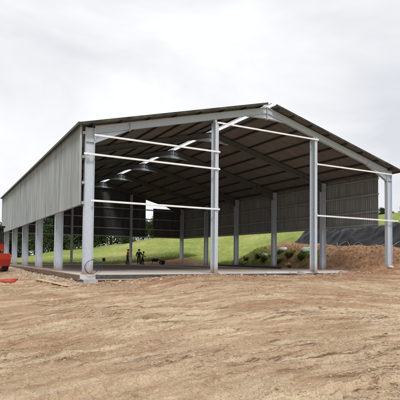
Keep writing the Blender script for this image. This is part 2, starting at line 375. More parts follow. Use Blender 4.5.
# ------------------------------------------------------------------ the steel barn
barn = empty('steel_barn', (0, 0, 0), 'large open galvanised steel barn with grey sheeted upper walls on a concrete slab', 'barn')
def zr(x): return EAVE + SLOPE*min(x, WD-x)
def hcol_x(x0, x1, yc, wd, z0, z1):          # flanges face +-x
    m = MB(); t_ = .03
    m.box(x0, x0+t_, yc-wd/2, yc+wd/2, z0, z1); m.box(x1-t_, x1, yc-wd/2, yc+wd/2, z0, z1); m.box(x0+t_, x1-t_, yc-.012, yc+.012, z0, z1)
    return m
def hcol_y(xc, y0, y1, wd, z0, z1):
    m = MB(); t_ = .025
    m.box(xc-wd/2, xc+wd/2, y0, y0+t_, z0, z1); m.box(xc-wd/2, xc+wd/2, y1-t_, y1, z0, z1); m.box(xc-.01, xc+.01, y0+t_, y1-t_, z0, z1)
    return m
def baseplate(x0, x1, y0, y1, par):
    m = MB().box(x0, x1, y0, y1, 0, .03)
    for px in (x0+.07, x1-.07):
        for py in (y0+.06, y1-.06): m.tube([(px, py, .03), (px, py, .09)], .016, 6)
    m.build('base_plate', GALV, par)
CD = .52; RD_ = .40
for i_ in range(6):
    y = i_*BAY + .14
    for s_ in (0, 1):
        x0, x1 = (0, CD) if s_ == 0 else (WD-CD, WD)
        c = hcol_x(x0, x1, y, .26, .03 if True else 0, EAVE-.03)
        # stiffener and cap plate
        c.box(x0+.03, x1-.03, y-.11, y-.012, EAVE-.75, EAVE-.73); c.box(x0+.03, x1-.03, y+.012, y+.11, EAVE-.75, EAVE-.73)
        c.box(x0, x1, y-.13, y+.13, EAVE-.03, EAVE-.005)
        co = c.build('column', GALV, barn)
        baseplate(x0-.06, x1+.06, y-.19, y+.19, co)
        # rafter
        X0, X1 = (CD+.0, 11.985) if s_ == 0 else (WD-CD, 12.015)
        m = MB(); top0, top1 = zr(X0), zr(X1)-0
        m.prism_xz([(X0, top0), (X1, top1), (X1, top1-.025), (X0, top0-.025)], y-.11, y+.11)
        m.prism_xz([(X0, top0-RD_+.025), (X1, top1-RD_+.025), (X1, top1-RD_), (X0, top0-RD_)], y-.11, y+.11)
        m.prism_xz([(X0, top0-.025), (X1, top1-.025), (X1, top1-RD_+.025), (X0, top0-RD_+.025)], y-.01, y+.01)
        RM = GALV if i_ == 0 else GALVI  # inner rafters and eaves haunches get the steel with painted-in shade
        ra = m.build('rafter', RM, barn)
        # eaves haunch
        sg = 1 if s_ == 0 else -1; hx = X0 + sg*2.0
        h = MB(); zb0 = top0-RD_-.48; zb1 = zr(hx)-RD_-.02
        h.prism_xz([(X0+sg*.03, top0-RD_-.001+sg*0), (hx, zb1+.02), (X0+sg*.03, zb0)], y-.012, y+.012)
        h.prism_xz([(X0+sg*.03, zb0), (hx, zb1), (hx, zb1-.022), (X0+sg*.03, zb0-.022)], y-.11, y+.11)
        h.box(min(hx, hx+sg*.03), max(hx, hx+sg*.03), y-.125, y+.125, zb1-.06, zr(hx)+.005)
        h.box(min(X0, X0+sg*.028), max(X0, X0+sg*.028), y-.125, y+.125, zb0-.05, top0+.01)
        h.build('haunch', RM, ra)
        # apex haunch
        h = MB(); ax = 12-sg*1.5; za = zr(ax)-RD_-.003; zc = zr(12)-RD_-.33
        h.prism_xz([(ax, za), (12-sg*.03, zr(12)-RD_-.006), (12-sg*.03, zc)], y-.012, y+.012)
        h.prism_xz([(ax, za-.002), (12-sg*.03, zc), (12-sg*.03, zc-.022), (ax, za-.024)], y-.11, y+.11)
        h.build('apex_haunch', GALV, ra)
    sp = MB().box(11.987, 12.013, y-.13, y+.13, zr(12)-RD_-.42, zr(12)+.02)
    spo = sp.build('apex_plate', GALV, barn)
    if i_ == 0:
        for q in range(5):
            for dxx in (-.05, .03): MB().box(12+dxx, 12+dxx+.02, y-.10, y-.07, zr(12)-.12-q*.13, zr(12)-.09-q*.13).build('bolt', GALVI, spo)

# gable posts front and back
for xx in (8, 16):
    t0 = zr(xx)-RD_-.22
    c = hcol_y(xx+.05, -.14, .34, .23, .03, t0).box(xx-.07, xx+.17, -.14, .34, t0, t0+.02)
    c.box(xx-.02, xx+.12, .0, .2, t0+.02, t0+.2)
    co = c.build('gable_post', GALV, barn); baseplate(xx-.13, xx+.23, -.2, .4, co)
    c = hcol_y(xx, LN-.1, LN+.34, .22, .03, zr(xx)-RD_+.0)
    co = c.build('gable_post', GALV, barn); baseplate(xx-.16, xx+.16, LN-.16, LN+.4, co)
# front gable rails
def rail(a, b, w_=.05, h_=.105, m_=RAIL, name='gable_rail'):
    mm = MB(); a = Vector(a); b = Vector(b)
    mm.beam(a, b, w_, h_); 
    return bevel(mm.build(name, m_, barn), .012, 1)
yr = -.19
rail((-.12, yr, 6.29), (8.25, yr, 6.29)); rail((.42, yr, 7.33), (8.25, yr, 7.33)); rail((.3, yr, 3.86), (8.25, yr, 3.86))
rail((8.05, yr, 9.11), (16.25, yr, 9.11)); rail((16.1, yr, 7.43), (23.7, yr, 7.43)); rail((16.1, yr, 3.9), (24.4, yr, 3.9))
for (bx, bz) in ((8.1, 7.33), (8.1, 6.29), (8.1, 3.86), (16.1, 9.11), (16.1, 7.43), (16.1, 3.9), (.1, 6.29)):
    MB().box(bx-.07, bx+.07, -.163, -.142, bz-.14, bz+.14).build('cleat', GALV, barn)
# purlins
px = [.35, 1.95, 3.6, 5.25, 6.9, 8.5, 10.1, 11.35]
for x in px:
    for s_ in (0, 1):
        xx = x if s_ == 0 else WD-x; sg = 1 if s_ == 0 else -1; z = zr(xx); dx = .05
        m = MB()
        m.prism_xz([(xx-dx, z-SLOPE*dx*sg+.003), (xx-dx+.02, z+.003-SLOPE*sg*(dx-.02)), (xx-dx+.02, z+.11-SLOPE*sg*(dx-.02)), (xx-dx, z+.11-SLOPE*dx*sg)], -.34, LN+.5)
        m.prism_xz([(xx-dx+.021, z+.003-SLOPE*sg*(dx-.02)), (xx+dx, z+.003+SLOPE*sg*dx), (xx+dx, z+.02+SLOPE*sg*dx), (xx-dx+.021, z+.02-SLOPE*sg*(dx-.02))], -.34, LN+.5)
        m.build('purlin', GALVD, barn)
# roof sheets with profile running down the slope
def profile_sheet(n, p0, du, dv0, dv1, nrm, pitch, amp, name, m_, thick=.012, kind='sin', vs=4):
    """sheet: along u for n pitches starting at p0; from offset dv0(u) to dv1(u) along the v direction (functions giving points)"""
    pass
def sheet(name, m_, us, ptA, ptB, nrm, amp, th=.012, prof='sin', parent=barn, nv=1):
    nrm = Vector(nrm); mb = MB(); A_ = []; k = len(us)
    offs = []
    for q, u in enumerate(us):
        if prof == 'sin': o = amp*math.sin(q*math.pi/2)
        else: o = amp if (q % 4) in (1, 2) else 0
        offs.append(o)
    vs = []
    for side in (0, 1):
        for q, u in enumerate(us):
            a = Vector(ptA(u)); b = Vector(ptB(u)); n0 = nrm*(offs[q] - side*th)
            vs += [a+n0, b+n0]
    fs = []
    for q in range(k-1):
        a = 2*q; c = 2*k + 2*q
        fs += [(a, a+1, a+3, a+2), (c, c+2, c+3, c+1), (a, a+2, c+2, c), (a+1, c+1, c+3, a+3)]
    fs += [(0, 2*k, 2*k+1, 1), (2*k-2, 2*k-1, 4*k-1, 4*k-2)]
    mb.add(vs, fs)
    return mb.build(name, m_, parent)
def boxprof(a, b, pitch):
    u = []; x = a
    while x < b: 
        u += [x, x+pitch*.15, x+pitch*.5, x+pitch*.65]; x += pitch
    return [min(q, b) for q in u] + [b]
sn = math.sqrt(1+SLOPE**2)
for s_ in (0, 1):
    ov = .38 if s_ == 0 else .55
    xe = -ov if s_ == 0 else WD+ov; xt = 12-.34 if s_ == 0 else 12+.34
    ze = EAVE - SLOPE*ov + .145; zt = zr(xt) + .145
    us = np.linspace(-.42, LN+.6, int((LN+1)/.18)*4+1)
    nr_ = (-SLOPE/sn, 0, 1/sn) if s_ == 0 else (SLOPE/sn, 0, 1/sn)
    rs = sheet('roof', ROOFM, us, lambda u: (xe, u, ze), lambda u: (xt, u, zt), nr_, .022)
    # verge trim, front and back
    for (ya, yb) in ((-.47, -.425), (LN+.605, LN+.65)):
        MB().prism_xz([(xe, ze-.09), (xt, zt-.09), (xt, zt+.045), (xe, ze+.045)], ya, yb).build('verge_trim', VERGE, rs)
    gx = xe + (-.06 if s_ == 0 else .06)
    MB().box(gx-.06, gx+.06, -.45, LN+.6, ze-.09, ze+.045).build('gutter', GUT, rs)
MB().box(11.975, 12.025, -.4, LN+.55, zr(12)+.10, zr(12)+.14).build('ridge_bar', GALV, barn)
# wall cladding
ZB = 3.62
sheet('wall_cladding', CLAD, boxprof(-.12, LN+.55, .36), lambda u: (-.24, u, ZB), lambda u: (-.24, u, EAVE+.06), (-1, 0, 0), .09)
sheet('wall_cladding', CLADR, boxprof(1.45, LN+.55, .21), lambda u: (WD+.24, u, ZB), lambda u: (WD+.24, u, EAVE+.05), (1, 0, 0), .035)
YB = LN+.50
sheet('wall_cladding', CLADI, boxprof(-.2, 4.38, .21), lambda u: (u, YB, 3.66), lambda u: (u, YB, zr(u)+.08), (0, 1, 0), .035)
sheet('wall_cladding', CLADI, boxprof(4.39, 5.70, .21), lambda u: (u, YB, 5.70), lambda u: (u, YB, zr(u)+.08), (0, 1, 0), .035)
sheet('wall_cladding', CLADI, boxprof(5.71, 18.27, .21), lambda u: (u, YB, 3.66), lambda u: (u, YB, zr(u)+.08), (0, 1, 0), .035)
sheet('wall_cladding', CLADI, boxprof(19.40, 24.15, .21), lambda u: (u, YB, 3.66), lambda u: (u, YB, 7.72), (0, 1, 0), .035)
for z in (3.74, 4.80, 6.16, 7.42):
    MB().box(-.16, -.005, -.02, LN+.3, z-.07, z+.07).build('side_rail', SRAIL, barn)
    MB().box(WD+.005, WD+.16, 1.3, LN+.3, z-.07, z+.07).build('side_rail', SRAIL, barn)
for z in (3.72, 4.78, 6.16, 7.45):
    MB().box(.02, WD-.02, LN+.345, LN+.45, z-.07, z+.07).build('side_rail', SRAIL, barn)
# timber formwork along the left edge; dark strip added as the front shadow line
tag(MB().box(.62, 19.6, -.225, -.185, -.22, -.02).build('formwork_and_shade_strip', TIMBD), 'long dark strip added as the shadow line of the slab along the open gable front', 'board')
fw = MB().box(-.27, -.225, -.2, LN, -.27, -.03); tag(fw.build('formwork_and_shade_strip', TIMBB), 'long brown timber formwork board edging the slab beneath the left row of columns', 'board')

# ------------------------------------------------------------------ trees
def leafcloud(rnd, centers, count, size, spread):
    mb = MB()
    for (c, r) in centers:
        k = int(count*r)
        for q in range(k):
            d = Vector((rnd.gauss(0, 1), rnd.gauss(0, 1), rnd.gauss(0, 1))).normalized()*r*(rnd.random()**.45)
            p = Vector(c) + Vector((d.x, d.y, d.z*.8)); s_ = size*rnd.uniform(.6, 1.3)
            a = Vector((rnd.gauss(0, 1), rnd.gauss(0, 1), rnd.gauss(0, 1))).normalized(); b = a.orthogonal().normalized()
            b = (Matrix.Rotation(rnd.uniform(0, 6.28), 3, a) @ b); c2 = a.cross(b)
            mb.add([p-b*s_, p+c2*s_*.55, p+b*s_, p-c2*s_*.55], [(0, 1, 2, 3)])
    return mb
def make_tree(seed, h, wd, li, label, loc):
    rnd = random.Random(seed)
    tr = empty('tree', loc, label, 'tree', 'trees along the top of the field')
    tk = MB(); tk.tube([(0, 0, -.3), (.05, .02, h*.2), (-.06, .05, h*.5), (.04, 0, h*.82)], [h*.035, h*.027, h*.018, .03], 7)
    cs = []
    for q in range(9):
        a = q*2.4+rnd.random(); z0 = h*rnd.uniform(.10, .6); L = wd*rnd.uniform(.35, .5)
        e = Vector((math.cos(a)*L, math.sin(a)*L, z0+h*rnd.uniform(.08, .25)))
        tk.tube([(0, 0, z0), e*.5+Vector((0, 0, z0*.55)), e], [h*.012, h*.008, .02], 5)
        cs.append((e, wd*rnd.uniform(.16, .26)))
    for q in range(26):
        a = rnd.uniform(0, 6.28); t_ = rnd.random()**1.25; rr = wd*.42*math.sqrt(rnd.random())*(1-.55*t_)
        cs.append(((math.cos(a)*rr, math.sin(a)*rr, h*(.05+.83*t_)), wd*rnd.uniform(.13, .24)))
    tk.build('trunk', BARK, tr)
    leafcloud(rnd, cs, 230, h*.023, 1).build('crown', LEAF[li], tr)
    return tr
protos = [make_tree(1, 6.8, 6.2, 0, None, (0, 0, 0)), make_tree(2, 6.0, 7.0, 1, None, (0, 0, 0)), make_tree(3, 7.6, 5.2, 2, None, (0, 0, 0)), make_tree(4, 5.4, 5.6, 0, None, (0, 0, 0))]
rnd = random.Random(77)
spots = []
a = 3.0
while a < 62:
    d_ = 91+rnd.uniform(-2.5, 3) + (18 if a > 44 else 0); k = rnd.randrange(4); s_ = rnd.uniform(.8, 1.15)
    if a < 21: s_ *= 1.15
    elif a < 27: s_ *= .86
    elif a > 44: s_ *= .52
    else: s_ *= .7
    spots.append((a, d_, k, s_)); a += rnd.uniform(1.25, 2.1)*(1 if a < 44 else .8)
kinds = ['broad dark green tree', 'wide mid green bushy tree', 'tall narrow deep green tree', 'low rounded dark green tree']
used = set(); n_t = len(spots)
ordw = ['first', 'second', 'third', 'fourth', 'fifth', 'sixth', 'seventh', 'eighth', 'ninth', 'tenth', 'eleventh', 'twelfth', 'thirteenth', 'fourteenth', 'fifteenth', 'sixteenth', 'seventeenth', 'eighteenth', 'nineteenth', 'twentieth', 'twenty-first', 'twenty-second', 'twenty-third', 'twenty-fourth', 'twenty-fifth', 'twenty-sixth', 'twenty-seventh', 'twenty-eighth', 'twenty-ninth', 'thirtieth', 'thirty-first', 'thirty-second', 'thirty-third', 'thirty-fourth', 'thirty-fifth', 'thirty-sixth', 'thirty-seventh', 'thirty-eighth', 'thirty-ninth', 'fortieth', 'forty-first', 'forty-second']
for q, (a, d_, k, s_) in enumerate(spots):
    o = protos[k] if k not in used else copy_tree(protos[k]); used.add(k)
    x = CAM.x + d_*math.sin(R(a)); y = CAM.y + d_*math.cos(R(a))
    o.location = (x, y, float(height(np.array([x]), np.array([y]), False)[0])-.1); o.rotation_euler = (0, 0, rnd.uniform(0, 6.28)); o.scale = (s_, s_, s_*rnd.uniform(.9, 1.1))
    o['label'] = kinds[k] + ', ' + ordw[q] + ' from the left along the top of the field'

# ------------------------------------------------------------------ silage heap under black plastic
def heap_h(x, y):
    x = np.asarray(x, float); y = np.asarray(y, float)
    e = ss(27.3, 30.6, x+.35*vn(x/2, y/2, 3))*(1-ss(15.5, 19.8, y+1.2*vn(x/1.3, y/1.3, 8)))*(1-ss(40, 43.5, x))*ss(-9, -6.5, y)
    top = 4.5 + .35*ss(2, 14, 14-y)*0
    cr = np.abs(fbm(x*.55+y*.4, y*.55-x*.2, 1.1, 3, 33))
    return (1.55 + (top-1.55)*e + .26*fbm(x, y, 1.5, 3, 31) - .75*cr*e - .22*np.abs(fbm(x*.5-y*.5, y*.6, .42, 3, 37))*e) - .35*np.abs(fbm(y*.45+x*.3, y*.45-x*.25, .8, 2, 41))*e
hb = MB(); nx, ny = 170, 300
xs = np.linspace(27.4, 43.8, nx); ys = np.linspace(-9.2, 20.6, ny); XX, YY = np.meshgrid(xs, ys, indexing='ij')
edge = np.minimum.reduce([(XX-27.4)/.6, (43.8-XX)/.6, (YY+9.2)/.6, (20.6-YY)/.6]).clip(0, 1)
HH = heap_h(XX, YY)*edge + (height(XX, YY, False)-.3)*(1-edge)
vv = np.stack([XX, YY, HH], -1).reshape(-1, 3).tolist()
hb.add(vv, [(i_*ny+j_, (i_+1)*ny+j_, (i_+1)*ny+j_+1, i_*ny+j_+1) for i_ in range(nx-1) for j_ in range(ny-1)])
ho = hb.build('silage_heap', PLASTIC, None, True)
tag(ho, 'long high heap under creased black plastic sheeting on the soil bank', 'silage heap')
# pale rope looped along the foot of the sheet
rp_ = MB(); P3 = []
for q in range(241):
    yy = -3 + q*.0625*1.15; u_ = (yy/1.55) % 1.0; zz = math.sin(u_*math.pi)**.8
    x3 = 28.05 + .5*zz
    P3.append((x3, yy, float(heap_h(np.array([x3]), np.array([yy]))[0])+.07))
rp_.tube(P3, .022, 6); tag(rp_.build('rope', ROPE, None, True), 'pale rope looped in a zigzag along the foot of the black sheeting', 'rope')

# bales and sacks on the bank
def bale(name, loc, r, L, rz, m_, label, seed):
    rd = random.Random(seed); mb = MB(); prof = [(0, .0), (.03, .7), (.1, .92), (.25, 1), (.5, 1.03), (.75, 1), (.9, .92), (.97, .7), (1, 0)]
    n = 20; vs = []
    for (t_, k) in prof:
        for q in range(n):
            a_ = 2*math.pi*q/n; k2 = k*r*(1+rd.uniform(-.07, .07))
            vs.append((L*(t_-.5), k2*math.cos(a_)*1.15, max(k2*math.sin(a_)*.62, -r*.4)+r*.25))
    fs = [(i_*n+j_, i_*n+(j_+1) % n, (i_+1)*n+(j_+1) % n, (i_+1)*n+j_) for i_ in range(len(prof)-1) for j_ in range(n)]
    mb.add(vs, fs); o = mb.build(name, m_, None, True, loc); o.rotation_euler = (0, 0, rz)
    return tag(o, label, 'bale')
def gz(x, y): return float(height(np.array([x]), np.array([y]))[0])
bale('wrapped_bale', (26.6, 18.6, gz(26.6, 18.6)-.15), .36, .9, .5, BAG, 'small white wrapped bale, farthest left on the weedy soil bank', 1)
bale('wrapped_bale', (26.9, 15.9, gz(26.9, 15.9)-.18), .42, 1.3, 1.1, BAG, 'larger white wrapped bale in the middle of the weedy soil bank', 2)
bale('wrapped_bale', (27.0, 12.3, gz(27.0, 12.3)-.2), .55, 1.2, .9, BAGG, 'pale green wrapped bale on the bank just left of the second gable post', 3)
# weeds
def weed(loc, s_, seed, label, flower=False):
    rd = random.Random(seed); o = empty('weed_plant', loc, label, 'plant', 'weeds growing on the soil bank')
    st_ = MB(); lf = MB(); fl = MB()
    for q in range(26):
        a_ = rd.uniform(0, 6.28); L = s_*rd.uniform(.5, 1); ln = rd.uniform(.2, .95)
        tip = Vector((math.cos(a_)*ln*L, math.sin(a_)*ln*L, L)); st_.tube([(0, 0, -.05), tip*.5+Vector((0, 0, L*.08)), tip], [.012, .009, .004], 4)
        for r_ in range(20):
            p = tip*rd.uniform(.15, 1); a2 = rd.uniform(0, 6.28); d_ = Vector((math.cos(a2), math.sin(a2), rd.uniform(-.2, .6)))*s_*rd.uniform(.12, .26); sd_ = d_.cross(Vector((0, 0, 1))).normalized()*s_*.05
            lf.add([p, p+d_*.5+sd_, p+d_, p+d_*.5-sd_], [(0, 1, 2, 3)])
        if flower and q < 7: MB().blob(tip, (.10, .10, .08), rd, .2, 1).build('flower', FLOW, o)
    st_.build('stem', WEED, o); lf.build('foliage', WEED, o)
    return o
wd_ = [(25.9, 21.5, .8, 'low leafy green weed at the far left end of the soil bank'), (26.2, 19.6, 1.0, 'bushy green weed below the small white wrapped bale'),
       (25.8, 18.0, 1.1, 'tall green weed on the bank in front of the small white bale'), (26.4, 16.6, .8, 'small green weed between the two white wrapped bales'),
       (26.1, 14.2, 1.15, 'large green weed on the bank right of the larger white bale'), (26.0, 12.2, 1.0, 'green weed in front of the pale green wrapped bale'),
       (25.7, 15.3, .8, 'short green weed low on the bank below the larger white bale'), (26.5, 10.9, .75, 'small weed right of the pale green wrapped bale'), (25.7, 23.3, .6, 'smallest weed where the bank meets the meadow')]
for q, (x, y, s_, lb) in enumerate(wd_): weed((x, y, gz(x, y)), s_, 50+q, lb)
weed((24.9, 12.6, gz(24.9, 12.6)), .6, 71, 'yellow flowering weed at the foot of the bank behind the right-hand columns', True)
weed((24.75, 20.5, gz(24.75, 20.5)), .75, 72, 'pale yellow flowering weed beside grey rocks at the slab edge', True)
rd = random.Random(5)
for (x, y, s_, lb) in ((24.55, 18.6, .3, 'grey rock lying at the slab edge below the yellow flowers'), (24.6, 17.4, .24, 'smaller grey rock at the slab edge beside the grey one'), (14.0, -.9, .27, 'grey rock in the soil in front of the slab'), (17.9, -.6, .2, 'grey rock near the right end of the slab')):
    tag(MB().blob((0, 0, 0), (s_*1.3, s_, s_*.7), rd, .16, 2).build('rock', ROCKD, None, False, (x, y, gz(x, y)+s_*.25)), lb, 'rock')
tag(MB().blob((0, 0, 0), (.26, .18, .12), rd, .14, 2).build('rock', BAG, None, False, (22.6, -.9, gz(22.6, -.9)+.06)), 'pale stone on the soil mound beside the right corner column', 'rock')
# long black timbers by the right slab edge
for (a_, b_, lb) in (((22.9, 21.5), (21.9, 10.4), 'long black pipe lying on the slab along its right side, left one of two'), ((23.35, 24), (22.9, 11.5), 'long black pipe lying on the slab beside the right-hand columns, right one of two')):
    tag(MB().tube([(a_[0], a_[1], .10), ((a_[0]+b_[0])/2+.1, (a_[1]+b_[1])/2, .10), (b_[0], b_[1], .10)], .10, 10).build('pipe', TIMBD, None, True), lb, 'pipe')

# ------------------------------------------------------------------ left corner: hose, footing, planks
hose = MB()
for k, (r_, cx, cz_, ly) in enumerate(((.37, .33, .40, 0), (.375, .345, .405, -.03), (.43, .45, .40, -.06))):
    pp = []
    for q in range(36):
        a_ = 2*math.pi*q/36
        pp.append((cx+r_*math.cos(a_), -.28+ly+.22*(.5-(math.sin(a_)*.5+.5))*1.0-.12, cz_+r_*math.sin(a_)*.97-.28+.12*0))
    hose.tube(pp, (.012, .010, .007)[k], 6, closed=True)
o = hose.build('hose_coil', BLUE, None, True); tag(o, 'thin dark blue coiled hose leaning on the foot of the left corner column', 'hose')
o.location = (0, -.02, .28)
ft = empty('footing_block', (.12, -.46, -.46), 'blue-grey concrete footing block in front of the left corner column', 'concrete block')
bevel(MB().box(-.45, .5, -.14, .16, -.1, .22).build('block', CONCB, ft), .03)
MB().tube([(-.52, -.1, .02), (-.5, -.12, .16), (-.42, -.2, .22), (-.3, -.24, .16)], .035, 8).build('pipe_end', BLUE, ft, True)
tag(bevel(MB().beam((-2.1, 1.2, gz(-2.1, 1.2)+.07), (-1.35, -2.3, gz(-1.35, -2.3)+.06), .20, .05).build('plank', TIMB), .008, 1), 'pale timber plank lying on the soil left of the corner column', 'plank')
tag(bevel(MB().beam((13.5, -.35, .06), (14.2, -1.9, gz(14.2, -1.9)+.02), .10, .05).build('plank', TIMB), .008, 1), 'short yellow timber stake leaning against the slab edge by the second gable post', 'plank')
tag(bevel(MB().beam((12.2, .35, .035), (19.3, .1, .035), .16, .06).build('plank', mat('lit_edge_strip', (.55, .53, .5), .8, 0, (.7, .68, .64), 4)), .008, 1), 'long whitish strip added as the lit slab edge at the second gable post', 'plank')  # pale strip added to show the slab edge catching light

# ------------------------------------------------------------------ people (skinned bodies)
def skinned(name, verts, edges, rads, m_, parent, root=0, sub=2):
    me_ = bpy.data.meshes.new(name+'_base'); me_.from_pydata(verts, edges, []); ob = bpy.data.objects.new(name+'_base', me_); col.objects.link(ob)
    ob.modifiers.new('s', 'SKIN'); sv = me_.skin_vertices[0].data
    for q, r_ in enumerate(rads): sv[q].radius = (r_, r_) if not hasattr(r_, '__len__') else r_; sv[q].use_root = (q == root)
    mo = ob.modifiers.new('u', 'SUBSURF'); mo.levels = sub; mo.render_levels = sub
    dg = bpy.context.evaluated_depsgraph_get(); dg.update()
    nm = bpy.data.meshes.new_from_object(ob.evaluated_get(dg)); bpy.data.objects.remove(ob)
    nm.materials.clear(); nm.materials.append(m_)
    for p_ in nm.polygons: p_.use_smooth = True
    o_ = bpy.data.objects.new(name, nm); col.objects.link(o_); o_.parent = parent; return o_
def person(loc, rz, label, top, trou, arms, hat=None, lean=0., step=.12):
    o = empty('person', loc, label, 'person', 'people working at the far end of the slab', rz)
    H = 1.0
    J = {'pel': (0, 0, .98), 'wai': (0, -.02-lean*.2, 1.12), 'che': (0, -.02-lean*.6, 1.38), 'neck': (0, -.02-lean*.9, 1.56), 'head': (0, -.04-lean*1.05, 1.70), 'crown': (0, -.04-lean*1.05, 1.80),
         'hl': (-.10, 0, .94), 'kl': (-.12, -.03-step, .52), 'al': (-.12, .04-step, .09), 'tl': (-.13, -.14-step, .04),
         'hr': (.10, 0, .94), 'kr': (.12, -.03+step*.6, .52), 'ar': (.13, .06+step, .09), 'tr': (.14, -.12+step, .04),
         'sl': (-.20, -.02-lean*.75, 1.47), 'el': arms[0], 'wl': arms[1], 'sr': (.20, -.02-lean*.75, 1.47), 'er': arms[2], 'wr': arms[3]}
    K = list(J); ix = {k: q for q, k in enumerate(K)}
    E_ = [('pel', 'wai'), ('wai', 'che'), ('che', 'neck'), ('neck', 'head'), ('head', 'crown'), ('pel', 'hl'), ('hl', 'kl'), ('kl', 'al'), ('al', 'tl'), ('pel', 'hr'), ('hr', 'kr'), ('kr', 'ar'), ('ar', 'tr'), ('che', 'sl'), ('sl', 'el'), ('el', 'wl'), ('che', 'sr'), ('sr', 'er'), ('er', 'wr')]
    rr = dict(pel=(.15, .11), wai=(.14, .10), che=(.16, .11), neck=.055, head=(.085, .10), crown=(.06, .075), hl=.085, kl=.06, al=.042, tl=.04, hr=.085, kr=.06, ar=.042, tr=.04, sl=.065, el=.045, wl=.032, sr=.065, er=.045, wr=.032)
    vs = [J[k] for k in K]; es = [(ix[a_], ix[b_]) for a_, b_ in E_]; ra = [rr[k] for k in K]
    # hands: palm and five fingers rooted at each wrist
    for s_, wk, ek in ((-1, 'wl', 'el'), (1, 'wr', 'er')):
        wv = Vector(J[wk]); dv = (wv-Vector(J[ek])).normalized(); sv_ = dv.cross(Vector((1, 0, 0))).normalized()
        vs.append(tuple(wv+dv*.07)); ra.append((.036, .02)); pi_ = len(vs)-1; es.append((ix[wk], pi_))
        for f_, L in ((-1.5, .075), (-.5, .088), (.5, .082), (1.5, .062)):
            vs.append(tuple(wv+dv*(.09+L)+sv_*f_*.022)); ra.append(.009); es.append((pi_, len(vs)-1))
        vs.append(tuple(wv+dv*.08+sv_*-.065)); ra.append(.010); es.append((ix[wk], len(vs)-1))
    body = skinned('body', vs, es, ra, SKIN, o)
    def cover(name, keys, gro, m_, root):
        kk = [k for k in keys]; id2 = {k: q for q, k in enumerate(kk)}
        e2 = [(id2[a_], id2[b_]) for a_, b_ in E_ if a_ in id2 and b_ in id2]
        r2_ = [tuple(c_+gro for c_ in (rr[k] if hasattr(rr[k], '__len__') else (rr[k], rr[k]))) for k in kk]
        return skinned(name, [J[k] for k in kk], e2, r2_, m_, o, id2[root])
    cover('trousers', ['pel', 'wai', 'hl', 'kl', 'al', 'hr', 'kr', 'ar'], .022, trou, 'pel')
    cover('jacket', ['pel', 'wai', 'che', 'sl', 'el', 'wl', 'sr', 'er', 'wr'], .028, top, 'pel')
    for s_ in ('l', 'r'):
        a_ = J['a'+s_]; t_ = J['t'+s_]
        MB().tube([(a_[0], a_[1]+.03, .05), (a_[0], a_[1]-.04, .06), (t_[0], t_[1]-.03, .045)], [.058, .06, .045], 10).build('boot', RUB, o, True)
    hd = Vector(J['head'])+Vector((0, .012, .045))
    m_ = MB()
    if hat is None: m_.blob(hd+Vector((0, .012, .02)), (.105, .118, .11), random.Random(1), .02, 2).build('hair', HAIR, o, True)
    else:
        m_.blob(hd+Vector((0, 0, .04)), (.13, .15, .12), random.Random(1), .01, 2); m_.tube([hd+Vector((0, -.05, .02)), hd+Vector((0, -.05, .035))], [.17, .165], 16); m_.build('helmet', hat, o, True)
    fc = MB(); hc = Vector(J['head'])
    fc.blob(hc+Vector((0, -.108, .0)), (.014, .022, .022), random.Random(2), 0, 1); fc.build('nose', SKIN, o, True)
    for s_ in (-1, 1): MB().blob(hc+Vector((s_*.035, -.095, .03)), (.012, .008, .009), random.Random(2), 0, 1).build('eye', HAIR, o, True)
    for s_ in (-1, 1): MB().blob(hc+Vector((s_*.098, .0, .01)), (.012, .022, .032), random.Random(2), 0, 1).build('ear', SKIN, o, True)
    MB().blob(hc+Vector((0, -.098, -.035)), (.024, .008, .007), random.Random(2), 0, 1).build('mouth', cloth('lips', (.3, .1, .08)), o, True)
    o.scale = (1.22, 1.22, 1.06)
    return o
dark = cloth('dark_trousers', (.02, .02, .03))
person((14.75, 31.9, 0), R(60), 'person in a red jacket and dark trousers standing left of the far gable post', cloth('red_jacket', (.42, .06, .03)), dark,
       [(-.30, -.06, 1.2), (-.30, -.22, 1.02), (.28, .0, 1.2), (.27, -.1, .96)], None, .06)
person((16.45, 32.1, 0), R(-20), 'person in a dark jacket and hard hat standing right of the far gable post', cloth('dark_jacket', (.04, .045, .06)), dark,
       [(-.28, -.02, 1.2), (-.28, -.16, 1.0), (.30, -.06, 1.22), (.34, -.26, 1.12)], cloth('dark_helmet', (.03, .03, .03)), .02, .06)
person((17.1, 32.5, 0), R(70), 'shorter person in a yellow vest over dark clothes, rightmost of the three people', cloth('yellow_vest', (.50, .46, .06)), dark,
       [(-.28, -.1, 1.22), (-.22, -.34, 1.12), (.28, -.04, 1.2), (.2, -.3, 1.1)], None, .12, .1).scale = (1.15, 1.15, .93)
# wheelbarrow
wb = empty('wheelbarrow', (18.55, 31.6, 0), 'dark loaded wheelbarrow standing on the slab right of the people', 'wheelbarrow', rz=R(-20))
tray = MB(); tp = [(-.55, -.33), (.5, -.36), (.5, .36), (-.55, .33)]; bt_ = [(-.35, -.2), (.32, -.22), (.32, .22), (-.35, .2)]
tray.add([(x, y, .72) for x, y in tp] + [(x, y, .38) for x, y in bt_], [(7, 6, 5, 4), (0, 1, 5, 4), (1, 2, 6, 5), (2, 3, 7, 6), (3, 0, 4, 7)])
tray.build('tray', RUB, wb); MB().blob((0, 0, .66), (.42, .28, .2), random.Random(4), .15, 2).build('load', ROCKD, wb)
for s_ in (-1, 1): MB().tube([(.75, s_*.06, .22), (.2, s_*.22, .36), (-.5, s_*.28, .42), (-1.05, s_*.31, .68)], .022, 6).build('handle', RUB, wb, True)
for s_ in (-1, 1): MB().tube([(-.3, s_*.24, .4), (-.42, s_*.27, 0)], .02, 6).build('leg', RUB, wb, True)
wh = MB().tube([(.78+.19*math.cos(q*math.pi/9), 0, .23+.19*math.sin(q*math.pi/9)) for q in range(18)], .045, 8, closed=True).build('wheel', RUB, wb, True)
